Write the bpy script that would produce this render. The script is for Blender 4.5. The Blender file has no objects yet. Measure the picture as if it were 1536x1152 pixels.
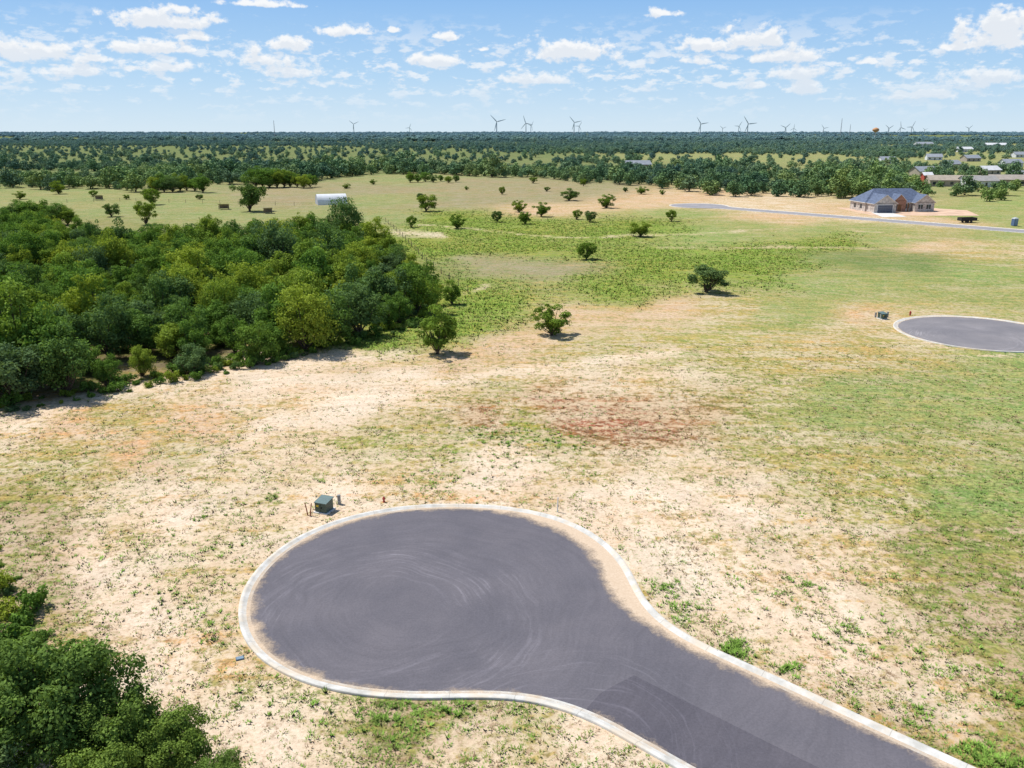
import bpy, math, random
import numpy as np
from mathutils import Vector, Matrix
rnd=random.Random(7); rng=np.random.default_rng(11)
H=25.0; F=1250.0; PITCH=math.atan(378/F); SP,CP=math.sin(PITCH),math.cos(PITCH)
scene=bpy.context.scene; COL=scene.collection
def g(x,y,hz=0.0):
    v=(y-576)/F; D=SP+v*CP; Fo=CP-v*SP; h=H-hz
    return ((x-768)/F/D*h, Fo/D*h)
def gm(x,y):
    v=(y-576)/F; D=SP+v*CP
    return F/(H/D)
def proj(X,Y):
    X=np.asarray(X,float);Y=np.asarray(Y,float)
    dep=Y*CP+H*SP; up=Y*SP-H*CP
    dep=np.maximum(dep,.5)
    return 768+X/dep*F, 576-up/dep*F
# ---------------- materials
def newmat(name):
    m=bpy.data.materials.new(name); m.use_nodes=True
    nt=m.node_tree; b=nt.nodes.get('Principled BSDF'); 
    b.inputs['Specular IOR Level'].default_value=.2
    return m,nt,b
def N(nt,t,**k):
    n=nt.nodes.new(t)
    for a,v in k.items(): setattr(n,a,v)
    return n
def link(nt,a,b): nt.links.new(a,b)
def math_(nt,op,a,b=None,c=None,clamp=False):
    n=nt.nodes.new('ShaderNodeMath'); n.operation=op; n.use_clamp=clamp
    for i,v in enumerate((a,b,c)):
        if v is None: continue
        if isinstance(v,(int,float)): n.inputs[i].default_value=v
        else: nt.links.new(v,n.inputs[i])
    return n.outputs[0]
def mixc(nt,f,a,b,mode='MIX'):
    n=nt.nodes.new('ShaderNodeMix'); n.data_type='RGBA'; n.blend_type=mode
    for s,v in ((n.inputs[0],f),(n.inputs[6],a),(n.inputs[7],b)):
        if isinstance(v,(int,float)): s.default_value=v
        elif isinstance(v,tuple): s.default_value=(*v,1) if len(v)==3 else v
        else: nt.links.new(v,s)
    return n.outputs[2]
def noise(nt,vec,scale,detail=4,rough=.55,dist=0):
    n=nt.nodes.new('ShaderNodeTexNoise'); n.inputs['Scale'].default_value=scale
    n.inputs['Detail'].default_value=detail; n.inputs['Roughness'].default_value=rough
    n.inputs['Distortion'].default_value=dist
    if vec is not None: nt.links.new(vec,n.inputs['Vector'])
    return n.outputs['Fac']
def mapr(nt,v,a,b,c=0,d=1,smooth=False):
    n=nt.nodes.new('ShaderNodeMapRange'); n.clamp=True
    if smooth: n.interpolation_type='SMOOTHSTEP'
    nt.links.new(v,n.inputs[0])
    for i,x in enumerate((a,b,c,d)): n.inputs[i+1].default_value=x
    return n.outputs[0]
def simple(name,col,rough=.7,var=.15,scale=3.0,metal=0.0,spec=.2):
    m,nt,b=newmat(name)
    tc=N(nt,'ShaderNodeTexCoord'); n=noise(nt,tc.outputs['Object'],scale,5,.6)
    d=tuple(c*(1-var) for c in col); l=tuple(min(1,c*(1+var)) for c in col)
    link(nt,mixc(nt,mapr(nt,n,.35,.65),d,l),b.inputs['Base Color'])
    b.inputs['Roughness'].default_value=rough; b.inputs['Metallic'].default_value=metal
    b.inputs['Specular IOR Level'].default_value=spec
    return m
# ---------------- mesh builder
class MB:
    def __init__(s): s.v=[];s.f=[];s.m=[]
    def face(s,pts,mat=0):
        i=len(s.v); s.v+= [tuple(p) for p in pts]; s.f.append(tuple(range(i,i+len(pts)))); s.m.append(mat)
    def box(s,x0,x1,y0,y1,z0,z1,mat=0):
        i=len(s.v); s.v+=[(x,y,z) for z in (z0,z1) for x,y in ((x0,y0),(x1,y0),(x1,y1),(x0,y1))]
        for f in ((0,3,2,1),(4,5,6,7),(0,1,5,4),(1,2,6,5),(2,3,7,6),(3,0,4,7)):
            s.f.append(tuple(i+k for k in f)); s.m.append(mat)
    def tube(s,pts,rads,n=8,mat=0,cap=True):
        i0=len(s.v); pts=[Vector(p) for p in pts]
        for k,p in enumerate(pts):
            d=(pts[min(k+1,len(pts)-1)]-pts[max(k-1,0)]).normalized()
            a=d.orthogonal().normalized() if abs(d.z)<.99 else Vector((1,0,0)); b=d.cross(a)
            for j in range(n):
                t=2*math.pi*j/n; q=p+(a*math.cos(t)+b*math.sin(t))*rads[k]; s.v.append(tuple(q))
        for k in range(len(pts)-1):
            for j in range(n):
                a=i0+k*n+j;b=i0+k*n+(j+1)%n; s.f.append((a,b,b+n,a+n)); s.m.append(mat)
        if cap:
            s.f.append(tuple(i0+(len(pts)-1)*n+j for j in range(n))); s.m.append(mat)
            s.f.append(tuple(i0+n-1-j for j in range(n))); s.m.append(mat)
    def obj(s,name,mats,parent=None,loc=(0,0,0),rot=0,smooth=False,coll=COL,bevel=0):
        me=bpy.data.meshes.new(name); me.from_pydata(s.v,[],s.f)
        for m in mats: me.materials.append(m)
        me.polygons.foreach_set('material_index',s.m)
        if smooth: me.polygons.foreach_set('use_smooth',[True]*len(s.f))
        me.update()
        o=bpy.data.objects.new(name,me); coll.objects.link(o)
        o.location=loc; o.rotation_euler=(0,0,rot)
        if parent: o.parent=parent
        if bevel:
            bv=o.modifiers.new('b','BEVEL'); bv.width=bevel; bv.segments=2
        return o
def empty(name,loc,rot=0,scale=1):
    e=bpy.data.objects.new(name,None); COL.objects.link(e); e.location=loc; e.rotation_euler=(0,0,rot); e.scale=(scale,)*3
    return e
def npmesh(name,V,Fc,k,mats,attrs=None,matidx=None):
    me=bpy.data.meshes.new(name); nf=len(Fc)
    me.vertices.add(len(V)); me.vertices.foreach_set('co',V.astype(np.float32).ravel())
    me.loops.add(nf*k); me.loops.foreach_set('vertex_index',Fc.astype(np.int32).ravel())
    me.polygons.add(nf); me.polygons.foreach_set('loop_start',np.arange(0,nf*k,k,dtype=np.int32))
    for m in mats: me.materials.append(m)
    if matidx is not None: me.polygons.foreach_set('material_index',matidx.astype(np.int32))
    me.update(calc_edges=True); me.validate()
    for an,(typ,arr) in (attrs or {}).items():
        a=me.attributes.new(an,typ,'POINT')
        if typ=='FLOAT_COLOR': a.data.foreach_set('color',arr.astype(np.float32).ravel())
        elif typ=='FLOAT': a.data.foreach_set('value',arr.astype(np.float32).ravel())
        elif typ=='FLOAT_VECTOR': a.data.foreach_set('vector',arr.astype(np.float32).ravel())
        elif typ=='INT': a.data.foreach_set('value',arr.astype(np.int32).ravel())
    return me
# ---------------- zones
Z={ # soil, veg, cover
'S':((.82,.70,.56),(.34,.31,.13),.20),
'T':((.76,.64,.48),(.31,.31,.11),.38),
'M':((.66,.57,.39),(.27,.31,.09),.52),
'Md':((.58,.45,.32),(.20,.25,.07),.54),
'Mg':((.62,.53,.35),(.24,.33,.06),.54),
'G':((.53,.49,.29),(.21,.32,.10),.66),
'Gd':((.33,.35,.18),(.14,.24,.075),.66),
'B':((.34,.38,.13),(.19,.31,.055),.62),
'P':((.42,.37,.26),(.22,.27,.12),.5),
'R':((.68,.54,.38),(.20,.10,.05),.47),
'O':((.70,.54,.39),(.36,.34,.14),.42),
'L':((.42,.42,.24),(.21,.30,.11),.62),
'F':((.22,.30,.14),(.13,.20,.08),.6),
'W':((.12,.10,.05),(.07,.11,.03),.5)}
ZP="""50,300,L;150,298,L;300,303,L;430,298,P;550,285,P;700,275,P;620,270,L;850,285,P;560,300,L;700,302,P;800,296,P;850,312,O;950,302,O;1040,298,O;1100,305,T;1200,312,T;1150,332,O;1000,322,G;
1300,330,T;1260,318,O;1400,330,O;400,330,L;600,325,L;700,330,B;800,345,B;950,340,B;1060,345,G;1200,350,G;1300,345,G;1450,350,G;1500,330,G;640,375,B;700,385,B;800,375,B;1000,385,B;1150,380,B;1250,366,B;740,402,P;840,412,P;680,440,B;900,435,B;1000,412,B;1100,402,B;700,480,B;770,460,B;600,505,B;560,520,B;
1300,386,Gd;1400,395,Gd;1500,378,M;1400,370,O;1350,362,G;1480,420,G;1300,430,G;1200,430,G;1150,470,G;1050,465,M;950,458,O;860,470,O;1250,500,M;1270,480,O;1300,490,M;1400,570,G;1500,600,G;1300,600,G;1200,560,M;1100,520,M;1000,530,M;900,520,M;780,510,O;700,540,O;850,560,T;960,560,T;600,560,S;450,570,S;330,600,T;560,535,O;
100,640,O;0,650,T;200,630,M;50,700,M;200,700,O;350,640,O;120,780,T;300,690,M;450,640,T;560,610,S;700,600,T;800,600,M;900,610,R;970,640,R;1030,635,R;780,640,R;850,655,Mg;740,662,Mg;600,655,M;520,680,T;650,710,T;450,720,T;330,740,T;550,740,S;800,710,S;900,720,T;1000,760,S;1050,690,T;1150,660,M;1250,720,M;1350,750,M;1500,720,G;1200,800,T;1100,760,S;1300,850,T;1450,860,Md;1530,850,Md;
1200,900,S;1300,960,T;1400,1000,T;1500,1050,Md;1450,960,Md;1080,880,S;1010,900,Mg;980,850,S;1150,960,T;1220,1010,Md;1320,1060,Md;250,830,S;200,880,T;300,900,T;330,850,T;120,900,S;60,850,Md;30,950,Md;200,980,S;320,1010,T;400,1020,T;450,1070,T;550,1080,Md;600,1090,Md;700,1080,Md;800,1110,M;500,1140,T;350,1110,S;700,1150,T;900,1160,S;0,800,Md;80,760,M;
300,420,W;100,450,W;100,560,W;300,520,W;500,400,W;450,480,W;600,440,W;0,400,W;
0,262,F;200,258,F;400,258,F;600,250,F;800,255,F;1000,265,F;1200,275,F;1400,285,L;1530,290,G;1500,262,L;1400,250,L;0,235,F;300,230,F;700,230,F;1100,235,L;1500,235,L;0,205,F;500,205,F;1000,205,F;1500,205,F;1500,308,G;1450,318,G"""
zp=[t.strip().split(',') for t in ZP.replace('\n','').split(';') if t.strip()]
zx=np.array([float(t[0]) for t in zp]); zy=np.array([float(t[1]) for t in zp])
sf=lambda y:6*np.log(np.maximum(y-188,4)/10)
zS=np.array([Z[t[2]][0] for t in zp]); zV=np.array([Z[t[2]][1] for t in zp]); zC=np.array([Z[t[2]][2] for t in zp])
isB=np.array([1.0 if t[2]=='B' else 0.0 for t in zp])
def wob(X,Y,s,ph):
    return (np.sin(X*s+ph)+np.sin(Y*s*1.13+ph*2.1)+np.sin((X+Y)*s*.71+ph*.7)*1.2+np.sin((X-Y)*s*1.9+ph*3.3)*.6)/3
def pdist(px,py,pts,ky=2.5):
    d=np.full(px.shape,1e9)
    for (x0,y0),(x1,y1) in zip(pts[:-1],pts[1:]):
        ax,ay=x1-x0,(y1-y0)*ky; bx,by=px-x0,(py-y0)*ky
        t=np.clip((bx*ax+by*ay)/(ax*ax+ay*ay),0,1); d=np.minimum(d,np.hypot(bx-ax*t,by-ay*t))
    return d
TR=[([(-100,660),(100,622),(200,590),(380,560),(560,533),(640,520)],26,'S'),
    ([(330,700),(500,636),(620,592),(760,560),(1000,520)],16,'S'),([(700,690),(900,600),(1010,540)],9,'T'),
    ([(575,352),(645,352)],14,'S'),([(1000,366),(1250,372),(1536,380),(1700,390)],6,'O'),([(1270,350),(1536,372)],4,'O'),
    ([(640,338),(850,352),(1100,345)],3,'T'),([(700,438),(720,432)],10,'T'),([(1280,474),(1330,500),(1400,532),(1536,540)],7,'T')]
def zone(X,Y):
    Xw=X+ (wob(X,Y,.22,1)*2.6+wob(X,Y,.7,4)*1.0)+wob(X,Y,.05,8)*np.clip(Y/25,0,9); Yw=np.maximum(Y+(wob(Y,X,.19,2)*3.0+wob(X,Y,.6,5)*1.2)+wob(X,Y,.06,6)*np.clip(Y/25,0,9),8)
    px,py=proj(Xw,Yw); py=np.clip(py,199,1500); px=np.clip(px,-600,2200)
    n=len(px); So=np.zeros((n,3));Ve=np.zeros((n,3));C=np.zeros(n);Bm=np.zeros(n)
    for a in range(0,n,20000):
        q=slice(a,a+20000)
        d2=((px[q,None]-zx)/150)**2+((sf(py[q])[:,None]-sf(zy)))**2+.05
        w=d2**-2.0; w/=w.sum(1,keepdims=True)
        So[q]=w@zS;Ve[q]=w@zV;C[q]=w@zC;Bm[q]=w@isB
    for pts,wd,zn in TR:
        wgt=np.clip(1.4-pdist(px,py,pts)/wd,0,1)*.7
        z=Z[zn]; So=So*(1-wgt[:,None])+np.array(z[0])*wgt[:,None]; C=C*(1-wgt)+z[2]*wgt; Bm=Bm*(1-wgt)
    return So,Ve,C,Bm
C1=(-4.8,42.9)
def upnormal(nt,k=.45):
    geo=N(nt,'ShaderNodeNewGeometry'); v=N(nt,'ShaderNodeVectorMath',operation='MULTIPLY_ADD'); link(nt,geo.outputs['Normal'],v.inputs[0]); v.inputs[1].default_value=(k,k,k); v.inputs[2].default_value=(0,0,1)
    n=N(nt,'ShaderNodeVectorMath',operation='NORMALIZE'); link(nt,v.outputs[0],n.inputs[0]); return n.outputs[0]
# ---------------- ground
def build_ground():
    ys=np.concatenate([np.arange(-60,18,6),np.arange(18,75,.45),np.geomspace(75,25000,360)])
    u=np.linspace(-1,1,441); xs=np.sinh(u*8.2)/math.sinh(8.2)*22000
    xn=np.linspace(-1,1,201)*70; xs=np.unique(np.concatenate([xs[np.abs(xs)>71],xn]))
    XX,YY=np.meshgrid(xs,ys); X=XX.ravel();Y=YY.ravel()
    So,Ve,C,Bm=zone(X,Y)
    Zz=np.clip((Y-2500)/6000,0,1)*16
    nx,ny=len(xs),len(ys)
    i=np.arange(nx*ny).reshape(ny,nx)
    Fc=np.stack([i[:-1,:-1],i[:-1,1:],i[1:,1:],i[1:,:-1]],-1).reshape(-1,4)
    one=np.ones((len(X),1))
    m,nt,b=newmat('ground_soil_grass')
    tc=N(nt,'ShaderNodeTexCoord'); P=tc.outputs['Object']
    def stretched(rot,along,s,det=5):
        mp=N(nt,'ShaderNodeMapping'); link(nt,P,mp.inputs[0]); mp.inputs['Rotation'].default_value=(0,0,math.radians(rot)); mp.inputs['Scale'].default_value=(along,1,1)
        return noise(nt,mp.outputs[0],s,det,.6)
    def attr(n): a=N(nt,'ShaderNodeAttribute',attribute_name=n); return a
    sb=N(nt,'ShaderNodeVectorMath',operation='SUBTRACT'); link(nt,P,sb.inputs[0]); sb.inputs[1].default_value=(C1[0]-4,C1[1]-3,0)
    ln=N(nt,'ShaderNodeVectorMath',operation='LENGTH'); link(nt,sb.outputs[0],ln.inputs[0]); sx=N(nt,'ShaderNodeSeparateXYZ'); link(nt,sb.outputs[0],sx.inputs[0])
    cb=N(nt,'ShaderNodeCombineXYZ'); link(nt,ln.outputs['Value'],cb.inputs[0]); link(nt,math_(nt,'MULTIPLY',sx.outputs[0],.06),cb.inputs[1]); link(nt,math_(nt,'MULTIPLY',sx.outputs[1],.06),cb.inputs[2])
    nr=noise(nt,cb.outputs[0],.75,4,.6)
    n1=noise(nt,P,1.25,8,.72); n2=noise(nt,P,.17,4,.6); n3=noise(nt,P,5.5,4,.7); ns=stretched(-22,.045,.62,4); n4=noise(nt,P,.035,4,.6)
    acc=math_(nt,'MULTIPLY',n1,.36)
    for s,w in ((n2,.14),(n3,.18),(ns,.17),(nr,.15)): acc=math_(nt,'MULTIPLY_ADD',s,w,acc)
    t=math_(nt,'MULTIPLY',math_(nt,'SUBTRACT',acc,.5),18.0)
    c=math_(nt,'MULTIPLY',math_(nt,'SUBTRACT',attr('cover').outputs['Fac'],.5),3.2)
    fac=math_(nt,'ADD',math_(nt,'ADD',t,c),.5,clamp=True)
    soil=attr('soil').outputs['Color']; veg=attr('veg').outputs['Color']
    soil=mixc(nt,mapr(nt,n2,.38,.62),soil,mixc(nt,1.0,soil,(1.03,.96,.89),'MULTIPLY'))
    soil=mixc(nt,mapr(nt,n3,.3,.7,.0,.8),mixc(nt,1.0,soil,(.76,.71,.65),'MULTIPLY'),mixc(nt,1.0,soil,(1.12,1.12,1.12),'MULTIPLY'))
    soil=mixc(nt,mapr(nt,nr,.35,.65),mixc(nt,1.0,soil,(.87,.84,.81),'MULTIPLY'),mixc(nt,1.0,soil,(1.05,1.05,1.05),'MULTIPLY'))
    v2=mixc(nt,mapr(nt,noise(nt,P,.5,5,.6),.38,.62),veg,mixc(nt,1.0,veg,(1.5,1.12,1.2),'MULTIPLY'))
    v3=mixc(nt,mapr(nt,noise(nt,P,3.1,4,.7),.35,.62),mixc(nt,1.0,v2,(.52,.55,.58),'MULTIPLY'),mixc(nt,1.0,v2,(1.2,1.2,1.12),'MULTIPLY'))
    v3=mixc(nt,mapr(nt,ns,.38,.62),mixc(nt,1.0,v3,(.68,.80,.66),'MULTIPLY'),mixc(nt,1.0,v3,(1.24,1.10,1.2),'MULTIPLY'))
    v3=mixc(nt,mapr(nt,n4,.4,.6),v3,mixc(nt,1.0,v3,(1.22,.98,1.08),'MULTIPLY'))
    col=mixc(nt,fac,soil,v3)
    patch=mapr(nt,noise(nt,P,.22,4,.6),.38,.60,.25,1)
    sp=math_(nt,'MULTIPLY',mapr(nt,noise(nt,P,2.0,7,.8),.53,.60,0,.75),patch)
    col=mixc(nt,sp,col,mixc(nt,1.0,col,(.44,.36,.28),'MULTIPLY'))
    sp=mapr(nt,noise(nt,P,2.7,6,.75),.57,.63,0,.8)
    col=mixc(nt,math_(nt,'MULTIPLY',sp,mapr(nt,noise(nt,P,.3,3,.5),.36,.58,.15,1)),col,(.21,.26,.07))
    link(nt,col,b.inputs['Base Color']); b.inputs['Roughness'].default_value=1; b.inputs['Specular IOR Level'].default_value=0
    bp=N(nt,'ShaderNodeBump'); bp.inputs['Strength'].default_value=.7; bp.inputs['Distance'].default_value=.15
    link(nt,n1,bp.inputs['Height']); link(nt,bp.outputs[0],b.inputs['Normal'])
    me=npmesh('ground',np.stack([X,Y,Zz],1),Fc,4,[m],{'soil':('FLOAT_COLOR',np.hstack([So,one])),'veg':('FLOAT_COLOR',np.hstack([Ve,one])),'cover':('FLOAT',C)})
    o=bpy.data.objects.new('ground',me); COL.objects.link(o)
build_ground()
# ---------------- pavements
def outline(C,d,R,wl,wr,Rf,L,off=0.0):
    R=R-off; wl=wl-off; wr=wr-off; Rf=Rf+off
    n=(-d[1],d[0])
    def side(w):
        R_=R+Rf; uf=math.sqrt(R_**2-(w+Rf)**2); cx,cy=uf,w+Rf
        a=math.atan2(cy,cx); arc=[]
        a0=-math.pi/2; a1=a-math.pi
        for k in range(21):
            t=a0+(a1-a0)*k/20; arc.append((cx+Rf*math.cos(t),cy+Rf*math.sin(t)))
        return [(L+(uf-L)*k/24,w) for k in range(24)]+arc,a
    s1,a1=side(wr); s2,a2=side(wl)
    tot=2*math.pi-a1-a2
    circ=[(R*math.cos(a1+tot*k/120),R*math.sin(a1+tot*k/120)) for k in range(1,120)]
    loc=s1+circ+[(u,-v) for u,v in reversed(s2)]
    return [(C[0]+u*d[0]+v*n[0],C[1]+u*d[1]+v*n[1]) for u,v in loc]
D1=(.74,-.672); L1=math.hypot(*D1); D1=(D1[0]/L1,D1[1]/L1)
NK=[(1270,1068),(1180,1024),(1100,988),(1045,964),(1004,941),(976,917),(960,890),(950,862),(933,836),(905,810),(868,788),(820,771),(760,761),(690,757),(620,759),(550,769),(490,786),(435,812),(390,848),(363,885),(354,922),(362,960),(387,992),(430,1018),(490,1038),(560,1049),(640,1052),(700,1049),(750,1047),(800,1051),(850,1066),(900,1090)]
NG=[np.array(g(*p)) for p in NK]; 
e0=NG[0]+np.array(D1)*80; e1=NG[-1]+np.array(D1)*92
NG=[e0,NG[0]+np.array(D1)*40,NG[0]+np.array(D1)*6]+NG[1:]+[NG[-1]+np.array(D1)*6,NG[-1]+np.array(D1)*46,e1]
def catmull(P,step=.35):
    out=[]
    for i in range(len(P)-1):
        p0=P[max(i-1,0)];p1=P[i];p2=P[i+1];p3=P[min(i+2,len(P)-1)]; L=np.linalg.norm(p2-p1); n=max(2,int(L/step))
        if L>15: out+=[p1+(p2-p1)*k/n for k in range(n)]; continue
        for k in range(n):
            t=k/n; out.append(.5*((2*p1)+(-p0+p2)*t+(2*p0-5*p1+4*p2-p3)*t*t+(-p0+3*p1-3*p2+p3)*t**3))
    return np.array(out+[P[-1]])
BL=catmull(NG)
for _ in range(40):
    B2=BL.copy(); B2[1:-1]=(BL[:-2]+2*BL[1:-1]+BL[2:])/4; BL=B2
tg=np.gradient(BL,axis=0); tg/=np.linalg.norm(tg,axis=1,keepdims=True); NRM=np.stack([-tg[:,1],tg[:,0]],1)
for _ in range(6):
    q_=NRM.copy(); q_[1:-1]=(NRM[:-2]+2*NRM[1:-1]+NRM[2:])/4; NRM=q_/np.linalg.norm(q_,axis=1,keepdims=True)
def out1(off): return [tuple(p) for p in BL+NRM*off]
def asphalt(name,C,base):
    m,nt,b=newmat(name)
    tc=N(nt,'ShaderNodeTexCoord'); P=tc.outputs['Object']
    def arcs_(cx,cy,fr):
        sb=N(nt,'ShaderNodeVectorMath',operation='SUBTRACT'); link(nt,P,sb.inputs[0]); sb.inputs[1].default_value=(cx,cy,0)
        wn=N(nt,'ShaderNodeTexNoise'); wn.inputs['Scale'].default_value=.15; link(nt,P,wn.inputs['Vector'])
        wa=N(nt,'ShaderNodeVectorMath',operation='MULTIPLY_ADD'); link(nt,wn.outputs['Color'],wa.inputs[0]); wa.inputs[1].default_value=(3,3,0); link(nt,sb.outputs[0],wa.inputs[2])
        ln=N(nt,'ShaderNodeVectorMath',operation='LENGTH'); link(nt,wa.outputs[0],ln.inputs[0])
        sx=N(nt,'ShaderNodeSeparateXYZ'); link(nt,sb.outputs[0],sx.inputs[0])
        cb=N(nt,'ShaderNodeCombineXYZ'); link(nt,math_(nt,'MULTIPLY',ln.outputs['Value'],fr),cb.inputs[0])
        link(nt,math_(nt,'MULTIPLY',sx.outputs[0],.16),cb.inputs[1]); link(nt,math_(nt,'MULTIPLY',sx.outputs[1],.16),cb.inputs[2])
        return noise(nt,cb.outputs[0],1.3,6,.68),ln.outputs['Value']
    a1,r1=arcs_(C[0]+1.0,C[1]-.6,2.4); a2,r2=arcs_(C[0]-1,C[1]-2.2,3.4); a3,r3=arcs_(C[0]+9,C[1]-12,4.0)
    n1=noise(nt,P,.22,5,.6); n2=noise(nt,P,9,4,.7); n3=noise(nt,P,60,2,.6)
    a1=math_(nt,'ADD',math_(nt,'MULTIPLY',math_(nt,'SUBTRACT',a1,.5),mapr(nt,r1,1.5,4.0)),.5)
    c=mixc(nt,mapr(nt,a1,.36,.68),tuple(x*.95 for x in base),tuple(x*1.09 for x in base))
    w_=math_(nt,'MULTIPLY',mapr(nt,r2,3.0,5.0),mapr(nt,r2,7.5,10,1,0))
    c=mixc(nt,math_(nt,'MULTIPLY',math_(nt,'MULTIPLY',mapr(nt,a2,.50,.64),w_),mapr(nt,n1,.42,.62,.1,.8)),c,tuple(x*1.6 for x in base))
    w3=math_(nt,'MULTIPLY',mapr(nt,r3,1.5,3.0),mapr(nt,r3,5,8,1,0))
    c=mixc(nt,math_(nt,'MULTIPLY',mapr(nt,a3,.54,.66,0,.5),w3),c,tuple(x*1.7 for x in base))
    c=mixc(nt,mapr(nt,n1,.35,.68,0,.9),c,mixc(nt,1.0,c,(1.3,1.27,1.22),'MULTIPLY'))
    c=mixc(nt,mapr(nt,n2,.3,.7),mixc(nt,1.0,c,(.86,.86,.86),'MULTIPLY'),mixc(nt,1.0,c,(1.12,1.12,1.12),'MULTIPLY'))
    c=mixc(nt,mapr(nt,n3,.62,.72,0,.4),c,(.26,.25,.24))
    link(nt,c,b.inputs['Base Color']); b.inputs['Roughness'].default_value=.85
    bp=N(nt,'ShaderNodeBump'); bp.inputs['Strength'].default_value=.3; bp.inputs['Distance'].default_value=.01; link(nt,n3,bp.inputs['Height']); link(nt,bp.outputs[0],b.inputs['Normal'])
    return m
def curbmat():
    m,nt,b=newmat('kerb_concrete')
    tc=N(nt,'ShaderNodeTexCoord'); P=tc.outputs['Object']
    at=N(nt,'ShaderNodeAttribute',attribute_name='u'); 
    fr=math_(nt,'FRACT',math_(nt,'MULTIPLY',at.outputs['Fac'],1/3.0)); j=math_(nt,'LESS_THAN',fr,.012)
    c=mixc(nt,mapr(nt,noise(nt,P,1.2,6,.65),.38,.62),(.50,.48,.43),(.70,.68,.63))
    c=mixc(nt,mapr(nt,noise(nt,P,.5,6,.7),.46,.60,0,.7),c,(.66,.55,.41))
    c=mixc(nt,math_(nt,'MULTIPLY',j,.4),c,(.2,.18,.15))
    link(nt,c,b.inputs['Base Color']); b.inputs['Roughness'].default_value=.9
    return m
CURB=curbmat()
def dustmat():
    m,nt,b=newmat('blown_sand')
    tc=N(nt,'ShaderNodeTexCoord'); P=tc.outputs['Object']
    v=N(nt,'ShaderNodeAttribute',attribute_name='v').outputs['Fac']; am=N(nt,'ShaderNodeAttribute',attribute_name='amt').outputs['Fac']
    n=noise(nt,P,.8,6,.65); n2=noise(nt,P,9,4,.7)
    a=math_(nt,'ADD',math_(nt,'MULTIPLY',n,1.5),math_(nt,'MULTIPLY',n2,.5))
    a=math_(nt,'ADD',a,math_(nt,'SUBTRACT',am,math_(nt,'MULTIPLY',v,1.5)))
    a=mapr(nt,a,.85,1.5,0,.92)
    edge=mapr(nt,v,.8,1.0,1,0); a=math_(nt,'MULTIPLY',a,edge)
    c=mixc(nt,mapr(nt,n2,.3,.7),(.58,.43,.29),(.72,.57,.42)); link(nt,c,b.inputs['Base Color'])
    b.inputs['Roughness'].default_value=1; link(nt,a,b.inputs['Alpha'])
    return m
DUST=dustmat()
def strip(name,rings,zs,mats,attrs):
    n=len(rings[0]); V=np.array([(p[0],p[1],z) for r,z in zip(rings,zs) for p in r])
    Fc=[]
    for k in range(len(rings)-1):
        a=np.arange(n-1)+k*n; Fc.append(np.stack([a,a+1,a+1+n,a+n],1))
    me=npmesh(name,V,np.vstack(Fc),4,mats,attrs); o=bpy.data.objects.new(name,me); COL.objects.link(o); return o
def culdesac(C,d,R,wl,wr,Rf,L,dust=1.0,amtf=None,base=(.118,.111,.127),z0=0.0,of=None):
    of=of or (lambda a:outline(C,d,R,wl,wr,Rf,L,a))
    inner=of(.58)
    me=bpy.data.meshes.new('asphalt_road'); me.from_pydata([(x,y,.02+z0) for x,y in inner],[],[tuple(range(len(inner)))])
    me.materials.append(asphalt('asphalt',C,base)); me.update()
    if me.polygons[0].normal.z<0: me.polygons[0].flip()
    o=bpy.data.objects.new('asphalt_road',me); COL.objects.link(o)
    prof=[(0,-.05),(.0,.11),(.025,.13),(.16,.13),(.22,.11),(.33,.04),(.62,.026)]
    rings=[of(a) for a,_ in prof]
    r0=np.array(rings[0]); cu=np.concatenate([[0],np.cumsum(np.hypot(*np.diff(r0,axis=0).T))])
    strip('concrete_kerb',rings,[z+z0 for _,z in prof],[CURB],{'u':('FLOAT',np.tile(cu,len(prof)))})
    offs=[.42,.7,1.1,1.6,2.2]; rings=[of(a) for a in offs]
    v=np.repeat([(a-.36)/1.84 for a in offs],len(cu)); pts=np.array([p for r in rings for p in r])
    am=np.full(len(v),dust) if amtf is None else amtf(pts)
    strip('blown_sand',rings,[.040+z0]+[.031+z0]*4,[DUST],{'v':('FLOAT',v),'amt':('FLOAT',am)})
def amt1(p):
    a=np.full(len(p),.12)
    ang=np.degrees(np.arctan2(p[:,1]-C1[1],p[:,0]-C1[0]))
    a+=.95*np.exp(-((ang-35)/34)**2)+.9*np.exp(-((ang+6)/24)**2)+.4*np.exp(-((ang+150)/45)**2)+.35*np.exp(-((ang-130)/40)**2)
    return a
culdesac(C1,D1,0,0,0,0,0,amtf=amt1,of=out1)
C2=(60.8,105.7); D2=(math.cos(-.12),math.sin(-.12)); culdesac(C2,D2,10.3,4.2,4.2,8,150,dust=.2,base=(.19,.18,.19))
C3=(66,300); D3=(.654,-.756); culdesac(C3,D3,10.3,4.2,4.2,8,190,dust=.2,base=(.26,.25,.26))
def inpoly(X,Y,poly):
    r=np.zeros(len(X),bool); n=len(poly)
    for i in range(n):
        x0,y0=poly[i];x1,y1=poly[(i+1)%n]
        c=((y0>Y)!=(y1>Y))&(X<(x1-x0)*(Y-y0)/((y1-y0) or 1e-9)+x0); r^=c
    return r
P1=out1(-.12)[::3]
def onpave(X,Y):
    r=inpoly(X,Y,P1)
    for C,d,wl,wr in ((C2,D2,4.2,4.2),(C3,D3,4.2,4.2)):
        rx,ry=X-C[0],Y-C[1]; u=rx*d[0]+ry*d[1]; v=-rx*d[1]+ry*d[0]
        r|=(np.hypot(rx,ry)<10.55)|((u>0)&(v<wr+.1)&(v>-wl-.1))
        for s,w in ((1,wr),(-1,wl)):
            uf=math.sqrt(18.45**2-(w+8)**2); r|=(u>5)&(u<uf)&(s*v>0)&(s*v<w+8)&(np.hypot(u-uf,s*v-w-8)>7.9)&(np.hypot(u,v)<18)
    return r
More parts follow.
